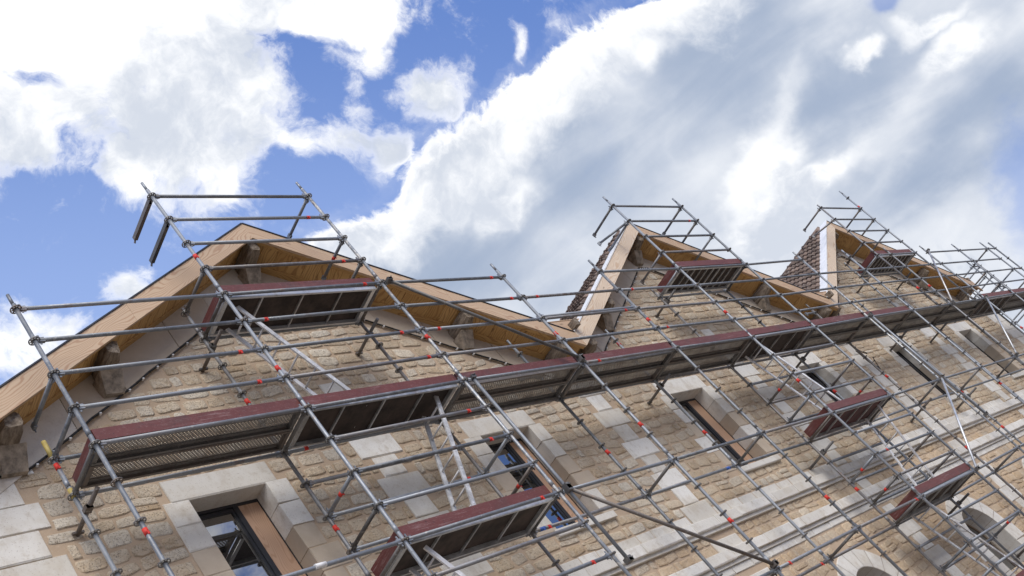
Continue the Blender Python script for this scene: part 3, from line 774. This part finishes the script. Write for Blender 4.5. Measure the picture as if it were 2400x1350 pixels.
def standard(c, ztop, zbot, y=0.0, m='galv', yellow=False, klo=None, first=False):
    p0 = P(c, 0, y); mb = MB(); top = ztop; z = zbot
    lx, ly = R(-.004, .004), R(-.003, .003)      # a little out of plumb
    mb.tube((p0.x - lx, p0.y - ly, zbot), (p0.x + lx, p0.y + ly, ztop - .16), .0238, 14)
    mb.tube((p0.x, p0.y, ztop - .16), (p0.x, p0.y, ztop), .019, 12)        # spigot
    # spigot joints every two metres
    zj = p0.z + 2.22
    while zj > zbot:
        if zj < ztop - .3: mb.tube((p0.x, p0.y, zj - .1), (p0.x, p0.y, zj), .0268, 14)
        zj -= 2.0
    o = mb.build('standard', M[m], SC)
    ks = [k for k in range(-16, 10) if zbot + .1 < k / 2 + p0.z - 0 < ztop - .02 + 1e-6 and k / 2 + p0.z < ztop]
    for k in ks: ROS.append((Vector((p0.x, p0.y, k / 2 + p0.z)), o))
    if yellow:
        q = MB(); q.tube((p0.x, p0.y, ztop - .24), (p0.x, p0.y, ztop + .01), .0256, 12); q.build('yellow_paint', M['yellow'], o); q = MB(); q.tube((p0.x, p0.y, .0), (p0.x, p0.y, .12), .0262, 12); q.build('yellow_paint', M['yellow'], o)
    q = MB(); q.box(p0.x - .075, p0.x + .075, p0.y - .075, p0.y + .075, zbot - .008, zbot); q.tube((p0.x, p0.y, zbot), (p0.x, p0.y, zbot + .2), .03, 12); q.build('base_plate', M['galv_dark'], o)
    return o
STD = {}
GZ0 = -8.09
tops = {0: 2.26, 1: 4.31, 2: 4.35, 3: 2.31, 4: 2.32, 5: 4.31, 6: 4.29, 7: 2.29, 8: 2.28, 9: 2.29, 10: 2.30, 11: 2.31, 12: 2.33}
for c, zt in tops.items(): STD[(c, 0)] = standard(c, zt, GZ0, 0.0, 'galv_splash' if c in (2, 7) else 'galv')
STD[('T', 0)] = standard('T', 4.15, .02, 0.0); STD[('U', 0)] = standard('U', 4.85, .02, 0.0)
rtops = {0: .78, 1: 2.6, 2: 2.3, 3: 1.31, 4: 1.29, 5: 2.3, 6: 2.3, 7: 1.3, 8: 1.3, 9: 1.3, 10: 1.3, 11: 1.3, 12: 2.3}
for c, zt in rtops.items(): STD[(c, 1)] = standard(c, zt, GZ0, YR, yellow=(c == 0))
STD[('T', 1)] = standard('T', 2.6, .02, YR); STD[('U', 1)] = standard('U', 2.3, .02, YR)
STD[('R', 1)] = None
# tubes of the return round the far corner
# ---- ledgers and transoms
LED = []
LT = {(1, 7, 0): 2.22, (1, 5, 0): 2.19, (1, 4, 0): 2.23, (1, 3, 0): 0.32, (0, 1, 0): 2.17, (0, 2, 0): 2.2, (2, 4, 0): 2.26, (2, 3, 0): 2.28, (3, 3, 0): 0.35, (1, 2, 0): 2.17, (2, 2, 0): 0.32, (1, 1, 0): 2.28, (1, 0, 1): 0.32, (1, -1, 0): 2.2, (1, -2, 0): 2.18, (1, -4, 0): 2.21, (2, -4, 1): 0.35, (1, -6, 0): 2.17, (4, 1, 0): 0.31, (3, 0, 0): 0.38, (4, 3, 0): 0.4, (3, 2, 0): 2.22, (4, -8, 0): 2.33, (3, -8, 0): 0.36, (3, -8, 1): 2.33, (5, -6, 0): 0.42, (1, -2, 1): 2.25}   # red tape on ledgers (column, level, rear): distance along
TT = {(2, 6): 0.36, (1, -2): 0.35, (2, -3): 0.41, (5, -2): 0.38, (6, -3): 0.36, (5, -6): 0.39, (5, -7): 0.35, (6, -10): 0.31}
def led(p, q, m='galv', name='ledger', r=.0242, tp=None):
    p = Vector(p); q = Vector(q); d_ = (q - p).normalized(); LED.append((p, q, m, name, r, tp))
def channel(p, q):
    mb = MB(); p = Vector(p); q = Vector(q); d_ = (q - p).normalized(); mb.beam(p + d_ * .05, q, .052, .062); head(mb, p, d_)
    mb.beam(q - d_ * .01, q + d_ * .05 + Vector((0, 0, -.03)), .012, .03); mb.build('console_bracket', M['galv_dark'], SC)
def head(mb, p, d_):
    # wedge head clamped over the rosette
    a_ = p + d_ * .045; b_ = p + d_ * .105; mb.beam(a_, b_, .034, .062)
    mb.beam(p + d_ * .055 + Vector((0, 0, -.06)), p + d_ * .062 + Vector((0, 0, .075)), .008, .02, upv=d_)
def L(c0, c1, k, y=0.0, m='galv', dz=0.0):
    led(P(c0, k, y) + Vector((0, 0, dz)), P(c1, k, y) + Vector((0, 0, dz)), m, tp=LT.get((c0, k, 1 if y else 0)) if not dz else None)
for c in range(12):
    ks = [0, 1, 2, 3, -4, -8]
    if c in (0,): ks = [0, 1, 2, 3, 4, -4, -8]
    if c in (1,): ks = [0, 1, 2, 3, 4, 5, 6, 7, 8, -1, -2, -3, -4, -5, -6, -8]
    if c in (2,): ks = [0, 1, 2, 3, 4, -4, -8]
    if c in (4, 6, 10, 11): ks = [0, 1, 2, 3, 4, -4, -8]
    if c in (5,): ks = [0, 1, 2, 3, 4, 5, 6, 7, 8, -1, -2, -3, -4, -5, -6, -7, -8, -9, -10, -11, -12]
    for k in ks: L(c, c + 1, k)
    for k in (0, -4, -8): L(c, c + 1, k, YR)
L(3, 4, 2, 0, dz=.05)
for k in (-1, -2, -3): L(1, 2, k, YR); 
for k in (-1, -2, -3, -5, -6, -7, -9, -10, -12): L(5, 6, k, YR)
for k in (2, 1): L(1, 2, k, YR) if k == 4 else None
L(1, 2, 4, YR); L(5, 6, 4, YR); L(0, 1, 1, YR) if False else None
for k in (4, 5, 6, 7, 8): L('T', 'U', k)
L('T', 'U', 4, YR)
# short rails at the foot of the towers
def Tn(c, k, y0=0.0, y1=YR, m='galv'):
    led(P(c, k, y0), P(c, k, y1), m, 'transom', tp=TT.get((c, k)))
for c in range(13):
    for k in (0, -4, -8): Tn(c, k, m='galv_dark')
for c, ks in ((0, (1, 2)), (1, (4, 5, -2, -3)), (2, (4, 5, 6, 8, -2, -3)), (5, (4, 5, 7, 8, -2, -3, -6, -7, -10, -11)), (6, (4, 6, 7, 8, -2, -3, -6, -7, -10, -11)), ('T', (4, 5, 8)), ('U', (4, 6, 7, 8)), (12, (1, 2, 4)), (11, (1, 2))):
    for k in ks: Tn(c, k, m='galv' if R(0, 1) < .5 else 'galv_dark')
# guard rail tubes swung out at the tower corners of the middle and far gables
led(P(5, 7) , P(5, 7) + Vector((-.50, .55, 0)), 'galv', 'transom')
led(P('T', 7), P('T', 7) + Vector((-.50, .55, 0)), 'galv', 'transom')
channel(P(1, 8), P(1, 8, .71)); channel(P(1, 7), P(1, 7, .70))
# inner short guard ledgers
for c, k, l in ((0, 1, .55), (1, 4, -.0)):
    if l: led(P(c, k, YR), P(c, k, YR) + Vector((l, 0, 0)), 'galv')
for c, k, l in ((3, 1, -.42), (7, 2, -.42), (5, 5, .0)):
    if l: led(P(c, k, YR) , P(c, k, YR) + Vector((l, 0, 0)), 'galv')
# return scaffold round and beyond the far corner of the building
xe = P(12, 0).x
for (dx, y, zt) in ((0, 3.3, 2.4), (0, 5.86, 2.4), (.73, .73, 2.4), (.73, 3.3, 2.4), (.73, 5.86, 2.4), (.73, 0, 2.3)):
    o = MB(); o.tube((xe + dx, y, GZ0), (xe + dx, y, zt), .0242, 10); oo = o.build('standard', M['galv'], SC)
    for k in range(-15, 5): ROS.append((Vector((xe + dx, y, k / 2 + .01)), oo))
for k in (-8, -6, -4, -2, 0, 1, 2, 3, 4):
    for dx in (0, .73):
        led((xe + dx, .73, k / 2 + .01), (xe + dx, 3.3, k / 2 + .01)); led((xe + dx, 3.3, k / 2 + .01), (xe + dx, 5.86, k / 2 + .01))
    if k % 2 == 0:
        for y in (.73, 3.3, 0): led((xe, y, k / 2 + .01), (xe + .73, y, k / 2 + .01), 'galv', 'transom')
LED.sort(key=lambda a_: dist((a_[0] + a_[1]) / 2))
def tape(mb_parent, p, d_, l=.055, m='red', r=.0262, loose=True):
    t_ = MB(); t_.tube(p - d_ * l / 2, p + d_ * l / 2, r, 12)
    if loose: t_.box(p.x - .008, p.x + .014, p.y - .03, p.y - .026, p.z - .045, p.z - .01)
    t_.build('red_tape' if m == 'red' else 'blue_tape', M[m], mb_parent)
bt = []
rest = {'ledger': MB(), 'transom': MB()}; cnt = {'ledger': 0, 'transom': 0}
for (p, q, m, name, r, tp) in LED:
    d_ = (q - p).normalized(); ln = (q - p).length; cnt[name] += 1
    mb = MB() if cnt[name] <= 100 else rest[name]
    free_end = not any((rp - q).length < .12 for rp, _ in ROS)
    mb.tube(p + d_ * .05, q - d_ * (.0 if free_end else .05), r, 12)
    head(mb, p, d_)
    if not free_end: head(mb, q, -d_)
    else:
        mb.beam(q - d_ * .02, q + d_ * .045, .034, .07); mb.beam(q + d_ * .03 + Vector((0, 0, -.07)), q + d_ * .036 + Vector((0, 0, .03)), .008, .02, upv=d_)
    if cnt[name] <= 100:
        o = mb.build(name, M[m], SC)
        if tp: tape(o, p + d_ * tp, d_)
        if name == 'ledger' and abs(p.y - YR) < .05 and abs(p.z + 2) < .05 and 4 < p.x < 9: tape(o, p + d_ * (.22 if p.x < 6.5 else 2.3), d_, .11, 'blue')
        elif not tp and name == 'ledger' and dist(p) > 22 and R(0, 1) < .4: tape(o, p + d_ * (.35 if R(0, 1) < .5 else 2.2), d_)
ob = min((o_ for o_ in SC.children if o_.name.startswith('ledger')), key=lambda o_: (sum((Vector(c_) for c_ in o_.bound_box), Vector()) / 8 - Vector((1.28, 0, -2))).length)
mb = MB(); mb.tube((1.40, .02, -1.975), (1.53, .02, -1.978), .0285, 9); mb.build('plastic_wrap', M['white'], ob)
for nme, mb in rest.items():
    if mb.f: o = mb.build(nme, M['galv'], SC); o['kind'] = 'stuff'
# rosettes: the nearest hundred are parts of their standards
ROS.sort(key=lambda a_: dist(a_[0])); restr = MB()
for i, (p, o) in enumerate(ROS):
    if i < 100:
        if not ros_used: r_ = ros0; ros_used = True; r_.parent = o
        else: r_ = ros0.copy(); COL.objects.link(r_); r_.parent = o
        r_.location = p; r_.rotation_euler = (R(-.03, .03), R(-.03, .03), R(-.1, .1))
    else: rosette_mb(restr, p, far=dist(p) > 22)
o = restr.build('rosette', M['galv_dark'], SC); o['kind'] = 'stuff'
# tapes on standards
def stape(c, y, z, m='red', l=.075):
    o = STD[(c, 1 if y else 0)]; p0 = P(c, 0, y); tape(o, Vector((p0.x, p0.y, z)), Vector((0, 0, 1)), l, m, .0268)
for c, y, z in [(1, 0, 2.75), (1, 0, 0.68), (1, 1, 0.88), (2, 0, 0.86), (3, 0, 0.64), (0, 1, 0.43), (0, 0, -1.1), (1, 1, -1.16), (3, 0, -1.31), (3, 1, -1.15), (3, 0, -3.15), (4, 1, -1.25), (4, 0, 0.72), (5, 0, 0.72), (4, 1, 0.92), (4, 0, -3.38), (5, 1, -3.14), (5, 0, -1.16), (6, 1, -1.12), (8, 1, -2.04), (7, 1, -1.11), (8, 0, -2.53), (7, 1, -3.28), (8, 1, -3.19), (9, 0, 0.72), (10, 0, -1.2), ('U', 0, 4.1), ('T', 0, 0.7)]:
    stape(c, YR if y else 0, z)

# ---- decks
def deck_obj(x0, x1, z, kind, y0=0.0):
    """kind 'steel': two perforated planks; 'hatch': aluminium frame with plywood; z = ledger level"""
    e = .045
    if kind == 'steel':
        for w0 in (.045, .37):
            mb = MB(); ya, yb = y0 + w0, y0 + w0 + .315; zc = z + .048; ym = (ya + yb) / 2
            Lu = (Vector((1, 0, 0)), Vector((0, 1, 0)), 0, -ym)
            mb.box(x0 + e, x1 - e, ya, yb, zc, zc + .003, .5, Lu)
            o = mb.build('steel_deck', M['perf'], SC)
            f = MB()
            for yy in (ya, yb - .004): f.box(x0 + e, x1 - e, yy, yy + .004, zc - .062, zc)
            f.box(x0 + e, x1 - e, ya + .004, ya + .03, zc - .062, zc - .059); f.box(x0 + e, x1 - e, yb - .03, yb - .004, zc - .062, zc - .059)
            for xx in (x0 + e, x1 - e - .05): f.box(xx, xx + .05, ya + .005, yb - .005, zc - .055, zc - .004)
            for yy in (ym - .105, ym + .095): f.box(x0 + e + .05, x1 - e - .05, yy, yy + .01, zc - .012, zc - .001)
            f.build('deck_frame', M['galv_dark'], o)
    else:
        ya, yb = y0 + .05, y0 + .68; zc = z + .045
        mb = MB(); mb.box(x0 + e, x1 - e, ya + .03, yb - .03, zc, zc + .012); o = mb.build('hatch_deck', M['ply_red'] if kind == 'hatch_red' else M['ply'], SC)
        f = MB()
        for yy in (ya, yb - .028): f.box(x0 + e, x1 - e, yy, yy + .028, zc - .06, zc + .016)
        for xx in (x0 + e, x1 - e - .06): f.box(xx, xx + .06, ya + .03, yb - .03, zc - .05, zc - .002)
        f.build('deck_frame', M['alu'], o)
        nb = 8 if kind == 'hatch_many' else 3
        for k in range(nb):
            xx = x0 + .3 + (x1 - x0 - .6) * (k + .5) / nb; f = MB(); f.box(xx - .012, xx + .012, ya + .03, yb - .03, zc - .028, zc - .002); f.build('cross_bar', M['alu'], o)
def xs(c): return P(c, 0).x
kinds = {0: 'steel', 1: 'hatch', 2: 'steel', 3: 'steel', 4: 'steel', 5: 'hatch', 6: 'steel', 7: 'steel', 8: 'steel', 9: 'steel', 10: 'hatch', 11: 'steel'}
for c, kd in kinds.items(): deck_obj(xs(c), xs(c + 1), P(c, 0).z, kd)
deck_obj(xs(1), xs(2), 2.0, 'hatch'); deck_obj(xs(5), xs(6), 2.0, 'hatch_many'); deck_obj(22.24, 24.8, 2.02, 'hatch_many')
deck_obj(xs(1), xs(2), -2.0, 'hatch'); deck_obj(xs(5), xs(6), -2.0, 'hatch_red'); deck_obj(xs(5), xs(6), -4.0, 'hatch'); deck_obj(xs(5), xs(6), -6.0, 'hatch_red')
def toe(p, q, h=.15, th=.028):
    p = Vector(p); q = Vector(q); mb = MB(); d_ = (q - p).normalized(); mb.beam(p + Vector((0, 0, h / 2)), q + Vector((0, 0, h / 2)), th, h, tone=R(0, 1)); mb.build('toe_board', M['maroon'], SC)
for c in range(12):
    if c in (8, 9): continue
    toe((xs(c) + .03, .045 + R(-.004, .004), .055 + R(-.006, .01)), (xs(c + 1) - .0, .047, .055 + R(-.006, .01)))
toe((xs(0) + .045, .05, .05), (xs(0) + .045, .70, .05))
for (c0, c1, z) in ((1, 2, 2.0), (5, 6, 2.0), ('T', 'U', 2.02), (1, 2, -2.0), (5, 6, -2.0), (5, 6, -4.0), (5, 6, -6.0)):
    a_, b_ = P(c0, 0).x, P(c1, 0).x
    toe((a_ + .03, .045, z + .055), (b_ - .03, .045, z + .055)); toe((a_ + .045, .06, z + .05), (a_ + .045, .70, z + .05))
# ---- braces
def coupler(mb, p):
    for k in range(2): mb.box(p.x - .035 + R(-.01, .01), p.x + .035 + R(-.01, .01), p.y - .045, p.y + .045, p.z - .03 + R(-.03, .03), p.z + .03 + R(-.03, .03))
    mb.tube(p + Vector((.03, -.06, .02)), p + Vector((.03, .06, .02)), .009, 6)
def brace(p, q, m='galv', name='brace', r=.0242):
    mb = MB(); mb.tube(p, q, r, 12); o = mb.build(name, M[m], SC); 
    for e_ in (p, q): cm = MB(); coupler(cm, Vector(e_)); cm.build('coupler', M['galv_dark'], o)
f_ = Vector((0, -.055, 0))
brace(P(2, 4) + f_ + Vector((.1, 0, -.01)), P(3, 0) + f_ + Vector((-.05, 0, .06)), 'galv_dark')
brace(P(2, -4) + f_ + Vector((.12, 0, 0)), P(3, -8) + f_ + Vector((-.03, 0, .05)), 'galv_dark')
brace(Vector((5.26, -.06, .02)), Vector((5.27, -.06, -3.16)))
brace(P(10, 4) + f_, P(9, 0) + f_, 'alu'); brace(P(10, 0) + f_, P(9, -4) + f_, 'alu'); brace(P(7, -4) + f_, P(6, -8) + f_, 'alu')
brace(Vector((18.0, -.06, .02)), Vector((18.02, -.06, -3.1)))
# ---- wall ties
def tie(c, z, y0=.45, x=None):
    x = (P(c, 0).x + .05) if x is None else x
    mb = MB(); mb.tube((x, y0, z), (x, WY - .005, z), .0242, 12); o = mb.build('wall_tie', M['galv_dark'], SC)
    cm = MB(); coupler(cm, Vector((x - .02, YR, z))); cm.build('coupler', M['galv_dark'], o); cm = MB(); cm.box(x - .06, x + .06, WY - .06, WY - .026, z - .012, z + .012); cm.build('anchor_plate', M['galv_dark'], o)
    if R(0, 1) < .5: tape(o, Vector((x, y0 + .28, z)), Vector((0, 1, 0)))
for c, z in ((0, -.19), (4, -.15), (1, 1.85), (2, 1.8), (6, -.2), (8, -.18), (5, 1.85), ('T', 1.85), ('U', 1.8), (2, -1.55), (7, -2.1), (5, -2.3), (3, -4.15), (6, -4.2), (9, -.2), (8, -2.2)): tie(c, z)

# ------------------------------------------------------------------ ladders: leaning in their bays, lifted away by hand
def ladder(label, x0, z0, x1, z1, y0=.2, y1=.57):
    r_ = thing('ladder', label, 'ladder', (x1, (y0 + y1) / 2, z1), 'access ladders between the scaffold decks')
    org = Vector((x1, (y0 + y1) / 2, z1)); a_ = Vector((x0, 0, z0)); b_ = Vector((x1, 0, z1)); d_ = (b_ - a_).normalized()
    for y in (y0, y1):
        mb = MB(); mb.beam(a_ + Vector((0, y, 0)) - org, b_ + Vector((0, y, 0)) - org, .022, .06, upv=Vector((1, 0, .3))); mb.build('rail', M['ladder'], r_)
    n = int((b_ - a_).length / .28)
    for k in range(n):
        p = a_ + d_ * (.15 + .28 * k); mb = MB(); mb.tube(p + Vector((0, y0, 0)) - org, p + Vector((0, y1, 0)) - org, .014, 8)
        mb.tube(p + Vector((0, y0 - .014, 0)) - org, p + Vector((0, y0 - .011, 0)) - org, .016, 8); mb.build('rung', M['ladder'], r_)
ladder('aluminium ladder below the upper deck of the nearest gable, in front of its rubble wall', 2.82, 1.98, 3.62, .07)
ladder('aluminium ladder below the main deck, between the two nearest windows', 4.75, .02, 3.90, -1.93)
ladder('aluminium ladder hanging below the nearest lower deck at the bottom edge of the photo', 2.95, -2.02, 3.75, -3.95)
ladder('splashed aluminium ladder below the main deck, left of the fourth window', 13.2, .02, 14.0, -1.93)
ladder('aluminium ladder between the two small maroon-edged decks of the far stair bay', 14.98, -2.02, 14.15, -3.93)
ladder('aluminium ladder beneath the lower small maroon-edged deck, beside the arched window', 13.2, -4.02, 14.0, -5.93)
